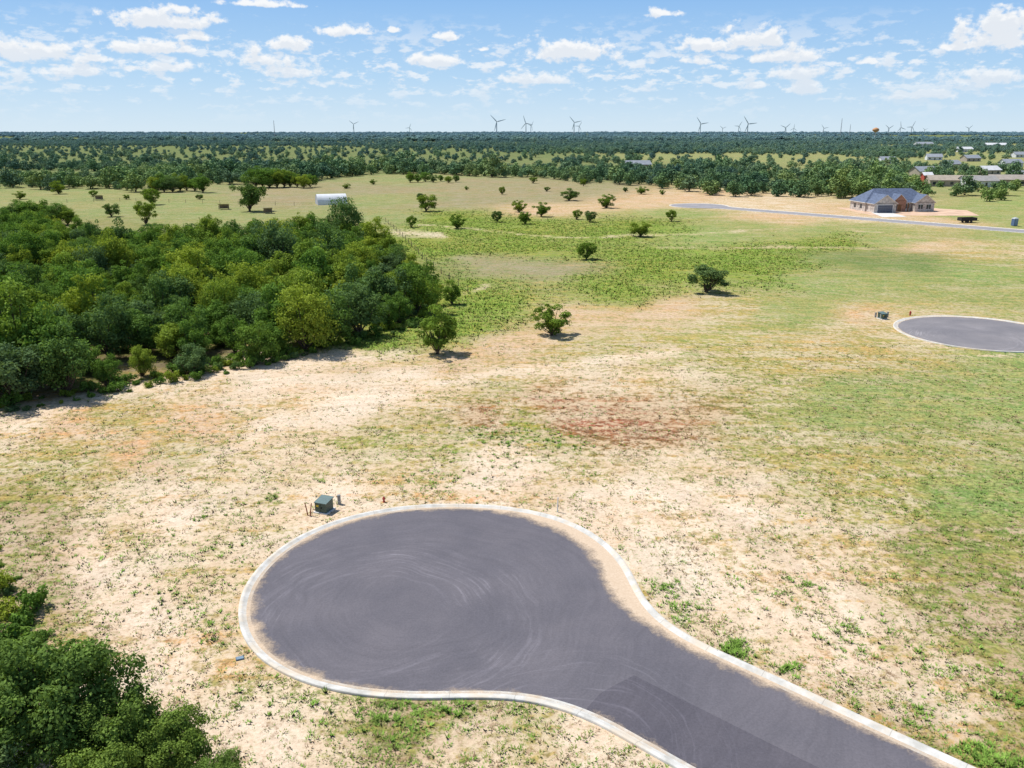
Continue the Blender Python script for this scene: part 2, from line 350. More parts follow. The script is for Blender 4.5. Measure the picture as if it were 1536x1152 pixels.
# newer lane: left edge follows the inner gutter line
mb=MB()
def w1(u,v): n=(-D1[1],D1[0]); return (C1[0]+u*D1[0]+v*n[0],C1[1]+u*D1[1]+v*n[1])
IN=np.array(out1(.66)); uu=(IN-np.array(C1))@np.array(D1); vv=(IN-np.array(C1))@np.array((-D1[1],D1[0]))
left=[tuple(p) for p,a,b_ in zip(IN,uu,vv) if b_<0 and 13.4<a<85][::3]
lane=left+[w1(85,.78),w1(40,.74),w1(25,.80),w1(13.7,.76),w1(13.5,-.2),w1(13.3,-1.4)]
mb.face([(x,y,.0285) for x,y in lane]); mb.obj('asphalt_lane',[asphalt('asphalt_new',C1,(.090,.084,.100))])
# ---------------- foliage
def leafmat(name,dark,light,yel,haze=False):
    m=bpy.data.materials.new(name); m.use_nodes=True; nt=m.node_tree; nt.nodes.clear()
    out=N(nt,'ShaderNodeOutputMaterial'); oi=N(nt,'ShaderNodeObjectInfo'); at=N(nt,'ShaderNodeAttribute',attribute_name='lv')
    geo=N(nt,'ShaderNodeNewGeometry')
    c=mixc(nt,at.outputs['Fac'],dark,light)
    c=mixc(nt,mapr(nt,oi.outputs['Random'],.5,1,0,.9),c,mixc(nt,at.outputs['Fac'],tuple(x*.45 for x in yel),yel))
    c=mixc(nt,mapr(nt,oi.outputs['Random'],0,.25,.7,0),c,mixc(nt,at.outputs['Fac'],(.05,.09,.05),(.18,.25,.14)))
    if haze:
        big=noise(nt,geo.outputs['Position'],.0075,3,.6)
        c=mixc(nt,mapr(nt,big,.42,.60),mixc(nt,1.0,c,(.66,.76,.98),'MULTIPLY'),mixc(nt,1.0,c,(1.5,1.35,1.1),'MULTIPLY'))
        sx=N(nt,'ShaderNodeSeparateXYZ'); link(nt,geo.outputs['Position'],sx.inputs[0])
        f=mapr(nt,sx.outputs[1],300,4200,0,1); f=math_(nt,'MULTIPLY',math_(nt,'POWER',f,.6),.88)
        c=mixc(nt,f,c,(.24,.38,.46))  # aerial haze painted into the leaf colour, stronger with world Y
    a=N(nt,'ShaderNodeBsdfDiffuse'); 
    if haze:
        link(nt,c,a.inputs[0]); link(nt,a.outputs[0],out.inputs[0])
    else:
        t=N(nt,'ShaderNodeBsdfTranslucent'); mx=N(nt,'ShaderNodeMixShader'); mx.inputs[0].default_value=.24
        link(nt,c,a.inputs[0]); link(nt,mixc(nt,1.0,c,(1.3,1.3,.6),'MULTIPLY'),t.inputs[0]); link(nt,a.outputs[0],mx.inputs[1]); link(nt,t.outputs[0],mx.inputs[2]); link(nt,mx.outputs[0],out.inputs[0])
    return m
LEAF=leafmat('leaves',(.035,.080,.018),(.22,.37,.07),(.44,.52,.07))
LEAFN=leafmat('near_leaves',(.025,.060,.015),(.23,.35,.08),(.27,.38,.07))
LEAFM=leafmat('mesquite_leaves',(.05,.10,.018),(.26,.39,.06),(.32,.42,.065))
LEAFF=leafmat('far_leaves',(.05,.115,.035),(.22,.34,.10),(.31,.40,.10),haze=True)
BARK=simple('bark',(.10,.075,.055),.95,.3,4)
def tree_mesh(name,Ht,W,n,leaf,seed,mat,trunk=.25,nc=45,flat=.8,wood=14,crs=1.0):
    r=np.random.default_rng(seed); rr=random.Random(seed)
    cz=Ht*(trunk+1)/2; rz=Ht*(1-trunk)/2; rx=W/2
    cs=[]
    while len(cs)<nc:
        p=r.uniform(-1,1,3); q=np.linalg.norm(p)
        if q<.35 or q>1: continue
        th_=math.atan2(p[1],p[0]); lob=1-.32*(.5+.5*math.sin(3*th_+seed))+.12*math.sin(5*th_+seed*2)
        up=1+.18*math.sin(2*th_+seed*1.7)
        cs.append((p[0]*rx*.86*lob,p[1]*rx*.86*lob,cz+p[2]*rz*.80*up))
    cs=np.array(cs); cr=r.uniform(.12,.30,nc)*rx*(1.15 if nc<40 else 1.0)*crs; cb=r.uniform(0,1,nc)
    k=r.choice(nc,n,p=(cr**2)/(cr**2).sum())
    d=r.normal(size=(n,3)); d[:,2]+=.35; d/=np.linalg.norm(d,axis=1,keepdims=True)
    rad=cr[k]*(1-.5*r.random(n)**2.0); rad*=np.where(r.random(n)<.18,1.4,1)
    pos=cs[k]+d*rad[:,None]*np.array([1,1,flat])
    nrm=d*.7+r.normal(size=(n,3))*.55+np.array([0,0,.4]); nrm/=np.linalg.norm(nrm,axis=1,keepdims=True)
    t=np.cross(nrm,r.normal(size=(n,3))); t/=np.linalg.norm(t,axis=1,keepdims=True)+1e-9; b=np.cross(nrm,t)
    s=leaf*r.uniform(.5,1.4,n)[:,None]
    V=np.stack([pos-t*s,pos-b*s*.6+nrm*s*.15,pos+t*s,pos+b*s*.6+nrm*s*.15],1).reshape(-1,3)
    Fc=np.arange(4*n).reshape(n,4)
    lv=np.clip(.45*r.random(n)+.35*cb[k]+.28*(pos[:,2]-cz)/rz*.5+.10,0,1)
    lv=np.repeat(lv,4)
    mb=MB(); base=(0,0,-.2); th=Ht*trunk; tr=.032*Ht
    top=(rr.uniform(-.1,.1)*W,rr.uniform(-.1,.1)*W,th+rz*.7)
    mb.tube([base,(top[0]*.3,top[1]*.3,th*.6),(top[0]*.7,top[1]*.7,th+rz*.2),top],[tr*1.25,tr,tr*.75,tr*.3],7)
    for j in range(min(wood,nc)):
        c=cs[j]; s0=(top[0]*.4,top[1]*.4,th*rr.uniform(.5,1.1)); mid=(c[0]*.5+s0[0]*.3,c[1]*.5+s0[1]*.3,(s0[2]*.5+c[2]*.5)-.04*Ht)
        mb.tube([s0,mid,tuple(c)],[tr*.5,tr*.3,tr*.1],5,cap=False)
    WV=np.array(mb.v); WF=np.array([f for f in mb.f if len(f)==4])+len(V)
    V=np.vstack([V,WV]); lv=np.concatenate([lv,np.zeros(len(WV))])
    return npmesh(name,V,np.vstack([Fc,WF]),4,[mat,BARK],{'lv':('FLOAT',lv)},np.concatenate([np.zeros(n),np.ones(len(WF))]))
def proto_coll(name,meshes):
    c=bpy.data.collections.new(name)
    for i,me in enumerate(meshes):
        o=bpy.data.objects.new('%s_%02d'%(name,i),me); c.objects.link(o)
    return c
def npmesh_pts(name,P,attrs):
    me=bpy.data.meshes.new(name); me.vertices.add(len(P)); me.vertices.foreach_set('co',P.astype(np.float32).ravel()); me.update()
    for an,(typ,arr) in attrs.items():
        a=me.attributes.new(an,typ,'POINT'); a.data.foreach_set('vector' if typ=='FLOAT_VECTOR' else 'value',arr.astype(np.float32 if typ!='INT' else np.int32).ravel())
    return me
def scatter(name,coll,nproto,P,rot,scl,seed=0):
    r=np.random.default_rng(seed); n=len(P)
    me=npmesh_pts(name,P,{'rot':('FLOAT_VECTOR',rot),'scl':('FLOAT_VECTOR',scl),'idx':('INT',r.integers(0,nproto,n))})
    o=bpy.data.objects.new(name,me); COL.objects.link(o)
    ng=bpy.data.node_groups.new('scatter_'+name,'GeometryNodeTree')
    ng.interface.new_socket('Geometry',in_out='INPUT',socket_type='NodeSocketGeometry'); ng.interface.new_socket('Geometry',in_out='OUTPUT',socket_type='NodeSocketGeometry')
    gi=ng.nodes.new('NodeGroupInput'); go=ng.nodes.new('NodeGroupOutput'); ip=ng.nodes.new('GeometryNodeInstanceOnPoints'); ci=ng.nodes.new('GeometryNodeCollectionInfo')
    ci.inputs['Collection'].default_value=coll; ci.inputs['Separate Children'].default_value=True; ci.inputs['Reset Children'].default_value=True
    def na(t,nm):
        a=ng.nodes.new('GeometryNodeInputNamedAttribute'); a.data_type=t; a.inputs['Name'].default_value=nm; return a.outputs[0]
    L=ng.links.new
    L(gi.outputs[0],ip.inputs['Points']); L(ci.outputs[0],ip.inputs['Instance']); ip.inputs['Pick Instance'].default_value=True
    L(na('INT','idx'),ip.inputs['Instance Index']); L(na('FLOAT_VECTOR','rot'),ip.inputs['Rotation']); L(na('FLOAT_VECTOR','scl'),ip.inputs['Scale']); L(ip.outputs[0],go.inputs[0])
    md=o.modifiers.new('scatter','NODES'); md.node_group=ng
    return o
def poisson(X,Y,dmin,D=None):
    keep=[];grid={}
    for i in range(len(X)):
        d=dmin if D is None else D[i]
        cx,cy=int(X[i]//dmin),int(Y[i]//dmin); ok=True
        for a in (-1,0,1):
            for b in (-1,0,1):
                for j in grid.get((cx+a,cy+b),()):
                    if (X[i]-X[j])**2+(Y[i]-Y[j])**2<d*d: ok=False;break
                if not ok:break
            if not ok:break
        if ok: keep.append(i); grid.setdefault((cx,cy),[]).append(i)
    return np.array(keep)
# woodland (left)
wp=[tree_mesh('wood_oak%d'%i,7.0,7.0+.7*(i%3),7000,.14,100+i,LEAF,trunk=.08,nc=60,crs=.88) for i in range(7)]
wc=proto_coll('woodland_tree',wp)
WPX=[(-260,690),(-80,640),(0,614),(150,588),(370,548),(540,508),(600,490),(650,455),(643,432),(596,404),(566,378),(500,362),(330,368),(200,378),(100,362),(50,345),(-30,340),(-300,345),(-700,380),(-900,690)]
WPOLY=[g(*p) for p in WPX]
bx=[p[0] for p in WPOLY];by=[p[1] for p in WPOLY]
X=rng.uniform(min(bx),max(bx),26000);Y=rng.uniform(min(by),max(by),26000)
k=inpoly(X,Y,WPOLY)&(X>-170); X,Y=X[k],Y[k]; k=poisson(X,Y,3.4); X,Y=X[k],Y[k]; n=len(X)
s=rng.uniform(.5,1.14,n)*(1+.14*np.sin(X*.11)*np.cos(Y*.09)); s=np.where(rng.random(n)<.08,s*1.18,s)
def edged(X,Y):
    d=np.full(len(X),1e9)
    for (x0,y0),(x1,y1) in zip(WPOLY,WPOLY[1:]+WPOLY[:1]):
        ax,ay=x1-x0,y1-y0; t=np.clip(((X-x0)*ax+(Y-y0)*ay)/(ax*ax+ay*ay),0,1); d=np.minimum(d,np.hypot(X-x0-ax*t,Y-y0-ay*t))
    return d
ed=edged(X,Y); s*=np.clip(.80+ed*.05,0,1)
sc=np.stack([s*rng.uniform(.85,1.15,n),s*rng.uniform(.85,1.15,n),s*rng.uniform(.8,1.18,n)],1)
rot=np.stack([rng.normal(0,.06,n),rng.normal(0,.06,n),rng.uniform(0,6.28,n)],1)
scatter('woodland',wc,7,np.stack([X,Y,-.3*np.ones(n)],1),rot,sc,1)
sp=[tree_mesh('shrub%d'%i,1.3,2.8,900,.11,300+i,LEAF,trunk=.02,nc=14) for i in range(4)]
shc=proto_coll('shrub',sp)
X=rng.uniform(min(bx),max(bx),60000);Y=rng.uniform(min(by),max(by),60000)
k=(edged(X,Y)<2.0)&(X>-120)&(rng.random(60000)<.8); X,Y=X[k],Y[k]; k=poisson(X,Y,1.1); X,Y=X[k],Y[k]; 
ex_=[g(*p) for p in ((15,925),(-10,890),(40,985),(0,850),(25,870),(60,960),(20,955),(50,915),(-5,825),(30,1000),(80,990),(10,890),(35,940),(5,970),(45,965))]
X=np.concatenate([X,[e[0] for e in ex_]]);Y=np.concatenate([Y,[e[1] for e in ex_]]); n=len(X)
s=rng.uniform(.3,1.0,n); rot=np.stack([np.zeros(n)]*2+[rng.uniform(0,6.28,n)],1)
scatter('undergrowth_shrubs',shc,4,np.stack([X,Y,-.1*np.ones(n)],1),rot,np.stack([s,s*rng.uniform(.7,1.3,n),s*rng.uniform(.7,1.3,n)],1),2)
# distant woods
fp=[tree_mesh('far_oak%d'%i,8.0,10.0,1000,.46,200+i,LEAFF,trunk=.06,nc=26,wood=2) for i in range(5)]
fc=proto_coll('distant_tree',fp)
edge_px=[(-400,290),(0,287),(110,287),(200,287),(230,284),(310,276),(390,281),(470,272),(600,262),(700,264),(780,268),(860,276),(1000,284),(1100,292),(1200,297),(1300,299),(1420,303),(1490,303),(1540,290),(1900,288)]
ep=np.array([g(*p) for p in edge_px]); eaz=ep[:,0]/ep[:,1]; er=ep[:,1]
n0=140000
Y=np.sqrt(rng.uniform(230**2,2300**2,n0)); A=rng.uniform(-.72,.72,n0); X=A*Y
lim=np.interp(A,eaz,er); lim=lim+12*np.sin(X*.05)+8*np.sin(X*.13); k=Y>lim+3
depth=Y-lim
clear=wob(X*.45,Y,.0085,3)+.4*wob(X,Y,.019,9)
k&=~((depth>45)&(clear>-.08)&(rng.random(n0)<.965))
px,py=proj(X,Y)
k&=~((px>1370)&(py>228)&(rng.random(n0)<.84)&(depth>12))
k&=~((px>880)&(depth>45)&(rng.random(n0)<.45))
for (cx,cy,rx,ry) in ((60,262,130,6),(690,246,70,4),(970,250,60,5),(1200,258,60,4),(330,243,70,4)):
    k&=~((((px-cx)/rx)**2+((py-cy)/ry)**2)<1)
HX,HY=g(1355,318); k&=~((np.abs(X-HX)<20)&(np.abs(Y-HY-4)<16))
X,Y=X[k],Y[k]
k=poisson(X,Y,9.5,6.5+np.clip((Y-400)/1500,0,1)*3.0); X,Y=X[k],Y[k]
n1=len(X); s1=rng.uniform(.40,.92,n1)*(1+.2*wob(X,Y,.02,4)); s1=np.where(rng.random(n1)<.08,s1*1.35,s1)
dd=Y-np.interp(X/Y,eaz,er); s1*=np.where(dd<55,1.3,1)*np.where((X/Y<-.4)&(dd<70),1.15,1)
Y2=rng.uniform(2300,9000,20000); A2=rng.uniform(-.72,.72,20000); X2=A2*Y2; s2=rng.uniform(.6,1.9,20000)*(1+.35*wob(X2,Y2,.006,2))
kk=wob(X2*.5,Y2,.003,5)<.25; X2,Y2,s2=X2[kk],Y2[kk],s2[kk]
Xa=np.concatenate([X,X2]);Ya=np.concatenate([Y,Y2]); n=len(Xa); sxy=np.concatenate([s1,s2*2.0]); sz=np.concatenate([s1*rng.uniform(.8,1.15,n1),s2*.9])
Za=np.clip((Ya-2500)/6000,0,1)*16
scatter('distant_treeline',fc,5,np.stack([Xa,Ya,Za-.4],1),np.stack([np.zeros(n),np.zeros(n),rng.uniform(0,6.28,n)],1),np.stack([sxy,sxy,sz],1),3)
# individual trees
mesq=[tree_mesh('mesquite_mesh%d'%i,5.0,5.0,5600,.115,400+i,LEAFM,trunk=.05,nc=44,crs=.85) for i in range(5)]
IT=[(655,532,68,72),(827,504,62,48),(1062,440,66,42),(880,390,36,28),(960,356,38,24),(677,458,32,36),(685,344,26,22),(617,342,20,18),(746,334,20,18),(787,337,24,20),(812,326,28,21),(778,319,24,18),(865,330,18,15),(885,334,22,18),(640,318,36,28),(853,302,32,18),(910,313,28,21),(1007,333,20,18),(753,293,12,13),(938,289,10,8),(962,292,22,11),(993,293,10,8),(220,338,34,36),(228,308,34,26),(168,326,28,22),(375,318,52,50),(88,292,24,20),(800,276,14,10),(630,300,14,10),(875,280,12,12),(560,278,12,8),(700,286,8,6),(140,296,16,10),(300,300,14,8),(190,300,12,8),(30,300,20,12),(520,284,14,8),(820,288,12,7)]
for i,(x,y,w,h) in enumerate(IT):
    X_,Y_=g(x,y-1); m_=gm(x,y); o=bpy.data.objects.new('mesquite_tree',mesq[i%5]); COL.objects.link(o)
    o.location=(X_,Y_,-.05); o.rotation_euler=(0,0,rnd.uniform(0,6.28)); o.scale=(w/m_/4.6,w/m_/4.6,h/m_/4.8)
for (x,y,w,h,c) in ((270,289,80,30,7),(425,283,92,32,9),(650,275,80,16,7),(60,338,100,40,7)):
    for j in range(c):
        m_=gm(x,y); X_,Y_=g(x-w/2+w*(j+.5)/c,y-rnd.uniform(0,3)); o=bpy.data.objects.new('oak_tree',wp[j%6]); COL.objects.link(o)
        hh=h/m_/7*rnd.uniform(.6,1.05); o.location=(X_,Y_,-.1); o.rotation_euler=(0,0,rnd.uniform(0,6)); o.scale=(hh*1.25,hh*1.25,hh)
X_,Y_=g(520,366); o=bpy.data.objects.new('oak_tree',wp[2]); COL.objects.link(o); o.location=(X_,Y_,0); o.scale=(1.25,1.25,1.6)
nt_=[tree_mesh('near_oak%d'%i,5.2,6.0,32000,.07,500+i,LEAFN,trunk=.12,nc=120,crs=.66) for i in range(2)]
for (x,y,s,k_,r) in ((-18.2,27.8,1.22,0,0),(-22.0,30.0,.85,1,2),(-15.4,27.2,.85,1,4),(-13.4,26.9,.68,0,1),(-11.3,26.0,.48,1,5.2),(-20,24,1,0,3),(-15,24.5,.75,1,1.2),(-28.6,38.5,.5,1,5),(-27.8,35.0,.42,0,2),(-24.9,33.2,.45,1,3)):
    o=bpy.data.objects.new('oak_tree',nt_[k_]); COL.objects.link(o); o.location=(x,y,0); o.scale=(s,s,s); o.rotation_euler=(0,0,r)
# ---------------- grass
def grassmat():
    m,nt,b=newmat('grass_blades'); a=N(nt,'ShaderNodeAttribute',attribute_name='gc'); link(nt,a.outputs['Color'],b.inputs['Base Color']); b.inputs['Roughness'].default_value=.95
    b.inputs['Specular IOR Level'].default_value=0; link(nt,upnormal(nt,.35),b.inputs['Normal']); return m
GM=grassmat()
def blades(name,X,Y,hh,spread,nb,wid,colr,seed):
    r=np.random.default_rng(seed); n=len(X)
    Xr=np.repeat(X,nb);Yr=np.repeat(Y,nb);h=np.repeat(hh,nb)*r.uniform(.5,1.2,n*nb);sp_=np.repeat(spread,nb)
    a=r.uniform(0,2*np.pi,n*nb); rad=sp_*np.sqrt(r.random(n*nb)); bxp=Xr+np.cos(a)*rad*.7;byp=Yr+np.sin(a)*rad*.7
    tx=bxp+np.cos(a)*(rad*.3+h*.6); ty=byp+np.sin(a)*(rad*.3+h*.6)
    w=np.repeat(wid,nb)*r.uniform(.6,1.4,n*nb); a2=a+math.pi/2+r.normal(0,.5,n*nb)
    V=np.stack([np.stack([bxp-np.cos(a2)*w,byp-np.sin(a2)*w,0*h],1),np.stack([bxp+np.cos(a2)*w,byp+np.sin(a2)*w,0*h],1),np.stack([tx,ty,h],1)],1).reshape(-1,3)
    c=np.repeat(colr,nb,axis=0)*r.uniform(.7,1.25,(n*nb,1)); c=np.clip(np.repeat(c,3,axis=0),0,1)
    me=npmesh(name,V,np.arange(3*n*nb).reshape(-1,3),3,[GM],{'gc':('FLOAT_COLOR',np.hstack([c,np.ones((len(c),1))]))})
    o=bpy.data.objects.new(name,me); COL.objects.link(o)
n=320000
Y=rng.uniform(22,100,n); X=rng.uniform(-.72,.72,n)*(Y+4)
So,Ve,C,Bm=zone(X,Y)
cl=.5+.5*wob(X,Y,1.1,2.2)*.9+.25*wob(X,Y,2.9,7); 
k=(rng.random(n)<np.clip(C*.8+.12,0.05,1)*np.clip(cl,.15,1))&~onpave(X,Y)&~inpoly(X,Y,WPOLY)&(rng.random(n)<np.clip(1.25-Y/110,.3,1))
X,Y,Ve,C=X[k],Y[k],Ve[k],C[k]; n=len(X)
big=rng.random(n)**3
colr=Ve*np.array([.85,.95,.75]); br=rng.random(n)<.30; colr[br]=np.array([.29,.20,.12]); gr=rng.random(n)<.34; colr[gr]=np.array([.20,.32,.06])
blades('grass',X,Y,.03+.12*big,.07+.24*big,8,.014+.026*big,colr,5)
cx=[];cy=[]
for (x,y,s,c) in ((1095,978,.7,90),(1180,1004,.5,30),(1105,965,.4,20),(1460,1128,1.0,60),(1500,1145,1.0,70),(1215,880,.8,16),(405,748,.7,16),(1525,1055,.8,30),(605,1070,1.6,60),(680,1066,1.2,45),(560,1068,1.4,30),(1010,915,1.8,60),(990,880,1.0,30),(345,760,1.0,12),(480,722,.6,6),(300,778,.5,10),(310,965,.8,10),(925,825,.8,14),(850,665,2,50),(790,655,2.6,60),(740,650,2.6,60),(610,1105,.7,14),(1380,1075,1.8,40),(1260,960,2.5,40),(250,900,3,30),(450,1060,2,24),(690,730,3,30),(640,720,2,20),(1450,1000,3,40),(1170,880,3,20),(760,690,4,40),(320,830,2.5,24),(330,930,1.5,14),(160,830,4,30)):
    gx,gy=g(x,y)
    for j in range(c): cx.append(gx+rnd.gauss(0,s*.6)); cy.append(gy+rnd.gauss(0,s*.5))
cx=np.array(cx);cy=np.array(cy);k=~onpave(cx,cy);cx,cy=cx[k],cy[k];n=len(cx)
blades('weeds',cx,cy,rng.uniform(.06,.22,n),rng.uniform(.08,.28,n),16,rng.uniform(.015,.035,n),np.tile([.20,.34,.06],(n,1))*rng.uniform(.75,1.4,(n,1)),6)
n=150000
Y=rng.uniform(88,330,n); X=rng.uniform(-.35,.65,n)*Y
So,Ve,C,Bm=zone(X,Y)
k=(rng.random(n)<np.clip(Bm*.9-.1,0,1))&~inpoly(X,Y,WPOLY)&(.5+.6*wob(X,Y,.21,3)+.5*rng.random(n)>.35); X,Y,Ve=X[k],Y[k],Ve[k]; n=len(X)
blades('tall_grass',X,Y,rng.uniform(.1,.35,n),rng.uniform(.2,.6,n),6,rng.uniform(.03,.08,n),Ve*rng.uniform(.8,1.4,(n,1))*np.array([1.1,1.05,.95]),8)
# ---------------- house
STONE=simple('stone_wall',(.52,.47,.42),.9,.3,1.2); BRICK=simple('brick_wall',(.40,.22,.15),.9,.25,2); ROOF=simple('slate_shingles',(.12,.15,.22),.85,.25,1.5)
TRIM=simple('white_trim',(.72,.71,.69),.6,.05); GLASS=simple('window_glass',(.03,.04,.06),.1,.2,spec=.6); GDOOR=simple('garage_door',(.10,.11,.14),.6,.1); WOOD=simple('timber',(.22,.12,.06),.8,.25); CONC=simple('concrete',(.66,.64,.60),.9,.12,.6)
def hip(mb,x0,x1,y0,y1,z,h,o=.5,mat=0):
    x0-=o;x1+=o;y0-=o;y1+=o; w,dp=x1-x0,y1-y0
    if w>=dp: a=(x0+dp/2,(y0+y1)/2,z+h);b=(x1-dp/2,(y0+y1)/2,z+h); F_=[((x0,y0,z),(x1,y0,z),b,a),((x1,y0,z),(x1,y1,z),b),((x1,y1,z),(x0,y1,z),a,b),((x0,y1,z),(x0,y0,z),a)]
    else: a=((x0+x1)/2,y0+w/2,z+h);b=((x0+x1)/2,y1-w/2,z+h); F_=[((x0,y0,z),(x1,y0,z),a),((x1,y0,z),(x1,y1,z),b,a),((x1,y1,z),(x0,y1,z),b),((x0,y1,z),(x0,y0,z),a,b)]
    for f in F_: mb.face(f,mat)
    mb.box(x0,x1,y0,y1,z-.18,z-.01,1)
def gable_y(mb,x0,x1,y0,y1,z,h,o=.4,roof=0,wall=2):
    xm=(x0+x1)/2; t=.12; sl=h/((x1-x0)/2)
    for s,xe in ((-1,x0-o),(1,x1+o)):
        ze=z-o*sl; P=[(xe,y0-o,ze),(xm,y0-o,z+h),(xm,y1,z+h),(xe,y1,ze)]
        Q=[(p[0],p[1],p[2]+t) for p in P]
        mb.face(Q if s<0 else Q[::-1],roof); mb.face(P,1); mb.face([P[0],P[1],Q[1],Q[0]],1); mb.face([P[0],P[3],Q[3],Q[0]],1)
    mb.face([(x0,y0,z),(x1,y0,z),(xm,y0,z+h-.03)],wall)
def build_house(loc,rot):
    e=empty('brick_house',loc,rot)
    w=MB(); w.box(-11.5,11.5,0,10,-.2,2.9,0); w.box(-11,-3.6,-5,-.003,-.2,2.9,0); w.box(4.4,11.0,-2.4,-.003,-.2,2.9,0); w.box(-2.6,1.6,-1.6,-.003,-.2,3.4,1)
    w.obj('walls',[STONE,BRICK],e)
    r=MB(); hip(r,-11.5,11.5,0,10,2.95,4.1); gable_y(r,-11,-3.6,-5,5,3.0,2.6); gable_y(r,4.4,11,-2.4,5,3.0,2.4); gable_y(r,-2.6,1.6,-1.6,4,3.5,2.0,.3,0,3)
    r.obj('roof',[ROOF,TRIM,STONE,BRICK],e)
    d=MB(); d.box(-9.9,-4.8,-5.05,-5.003,0,2.4,0)
    for zz in (.6,1.2,1.8): d.box(-9.9,-4.8,-5.07,-5.052,zz-.02,zz+.02,1)
    d.box(-10.05,-9.9,-5.08,-5.003,0,2.55,1); d.box(-4.8,-4.65,-5.08,-5.003,0,2.55,1); d.box(-9.9,-4.8,-5.08,-5.003,2.4,2.55,1); d.obj('garage_door',[GDOOR,TRIM],e)
    d=MB(); d.box(-1.1,.1,-1.65,-1.603,0,2.3,0); d.box(-2.3,-1.3,-1.65,-1.603,.4,2.2,1); d.obj('entry_door',[WOOD,GLASS],e)
    d=MB()
    for x0,x1,yf in ((5.5,7.0,-2.4),(8.3,9.8,-2.4),(2.2,3.8,0)):
        d.box(x0,x1,yf-.05,yf-.003,.8,2.3,0); d.box(x0-.1,x1+.1,yf-.08,yf-.003,.68,.8,1); d.box(x0-.1,x1+.1,yf-.08,yf-.003,2.3,2.42,1); d.box((x0+x1)/2-.04,(x0+x1)/2+.04,yf-.07,yf-.052,.8,2.3,1)
    for y0 in (2,6): d.box(-11.55,-11.503,y0,y0+1.4,.9,2.2,0)
    d.obj('windows',[GLASS,TRIM],e)
    d=MB(); 
    for x in (-2.9,1.75): d.box(x,x+.25,-2.6,-2.35,0,2.9,0)
    d.obj('porch_posts',[WOOD],e)
build_house((HX-.5,HY+3,0),.10)
dw=MB(); hx,hy=HX-8.2,HY-2.2
dw.face([(hx-3.2,hy,.03),(hx+3.2,hy+.5,.03),(hx+2.0,hy-14,.03),(hx-6,hy-15,.03)][::-1] ); o=dw.obj('driveway',[CONC])
dw=MB(); dw.face([(HX-15,HY-12,.012),(HX+18,HY-13,.012),(HX+24,HY+6,.012),(HX+12,HY+20,.012),(HX-16,HY+16,.012)]); dw.obj('dirt_yard',[simple('bare_dirt',(.62,.43,.30),1,.2,.3)])
def farmhouse(name,px,py,w,d,h,rh,wall,roof,rot,hz=0):
    x,y=g(px,py); e=empty(name,(x,y,hz),rot)
    W_=simple(name+'_wall',wall,.9,.1,.5); R_=simple(name+'_roof',roof,.7,.12,.5)
    m=MB(); m.box(-w/2,w/2,-d/2,d/2,-.3,h,0)
    for s in (-1,1): m.face([(s*w/2,-d/2,h),(s*w/2,d/2,h),(s*w/2,0,h+rh-.05)],0)
    m.obj('walls',[W_],e)
    m=MB(); o_=.5
    for s in (-1,1):
        z_=h-o_*rh/(d/2)
        m.face([(-w/2-o_,s*(d/2+o_),z_),(w/2+o_,s*(d/2+o_),z_),(w/2+o_,0,h+rh),(-w/2-o_,0,h+rh)])
        m.face([(-w/2-o_,s*(d/2+o_),z_+.15),(w/2+o_,s*(d/2+o_),z_+.15),(w/2+o_,0,h+rh+.15),(-w/2-o_,0,h+rh+.15)])
    m.obj('roof',[R_],e)
    m=MB(); k=max(2,int(w/4))
    for j in range(k):
        xx=-w/2+w*(j+.5)/k
        if j==k//2: m.box(xx-.5,xx+.5,-d/2-.06,-d/2-.004,0,2.1)
        else: m.box(xx-.7,xx+.7,-d/2-.06,-d/2-.004,.9,2.1)
    m.obj('windows_and_door',[GLASS],e)
whi=(.66,.66,.66); gry=(.30,.32,.35); tan=(.42,.36,.29)
for a in ((955,254,18,9,3.5,2.5,tan,gry,.2),(1385,264,14,9,3,2.5,tan,gry,.3),(1428,279,24,9,3,2,tan,(.40,.34,.27),-.1),(1388,278,4,4,5,1.2,(.45,.10,.07),whi,0),(1465,280,16,8,3,2,whi,(.36,.34,.32),.1),(1508,278,16,8,3,2,tan,(.38,.33,.28),-.2),(1530,270,12,8,3,2,whi,gry,.1),(1492,222,34,14,5,3,whi,whi,0),(1385,220,30,14,5,3,whi,gry,.1),(1455,242,14,9,3,2.5,tan,gry,.2),(1515,250,14,9,3,2.5,whi,gry,.1),(1425,252,13,9,3,2.5,tan,gry,.4),(1400,240,13,9,3,2.5,whi,gry,-.2),(1480,262,13,8,3,2.2,tan,whi,.3),(1330,245,13,9,3,2.5,whi,gry,.1),(1530,236,16,9,3,2.5,whi,gry,.1),(1445,228,20,10,4,2.5,whi,whi,.1)):
    farmhouse('farm_house',*a)
def quonset():
    x,y=g(497,306); e=empty('quonset_barn',(x,y,0),.35); r=3.6; L_=10.5
    m=MB(); n=18
    for j in range(n):
        a0,a1=math.pi*j/n,math.pi*(j+1)/n
        for i in range(10):
            x0,x1=-L_/2+L_*i/10,-L_/2+L_*(i+1)/10
            m.face([(x0,r*math.cos(a0),r*math.sin(a0)),(x1,r*math.cos(a0),r*math.sin(a0)),(x1,r*math.cos(a1),r*math.sin(a1)),(x0,r*math.cos(a1),r*math.sin(a1))])
    m.obj('arched_roof',[simple('white_metal',(.72,.73,.74),.5,.06,.6)],e,smooth=False)
    m=MB()
    for s in (-1,1):
        P_=[(s*(L_/2-.05),r*.985*math.cos(math.pi*j/n),r*.985*math.sin(math.pi*j/n)) for j in range(n+1)]; m.face(P_)
    m.obj('end_walls',[simple('grey_metal',(.45,.46,.5),.6,.1)],e)
    m=MB(); m.box(L_/2,L_/2+.06,-1.3,1.3,0,2.5); m.obj('door',[GDOOR],e)
quonset()
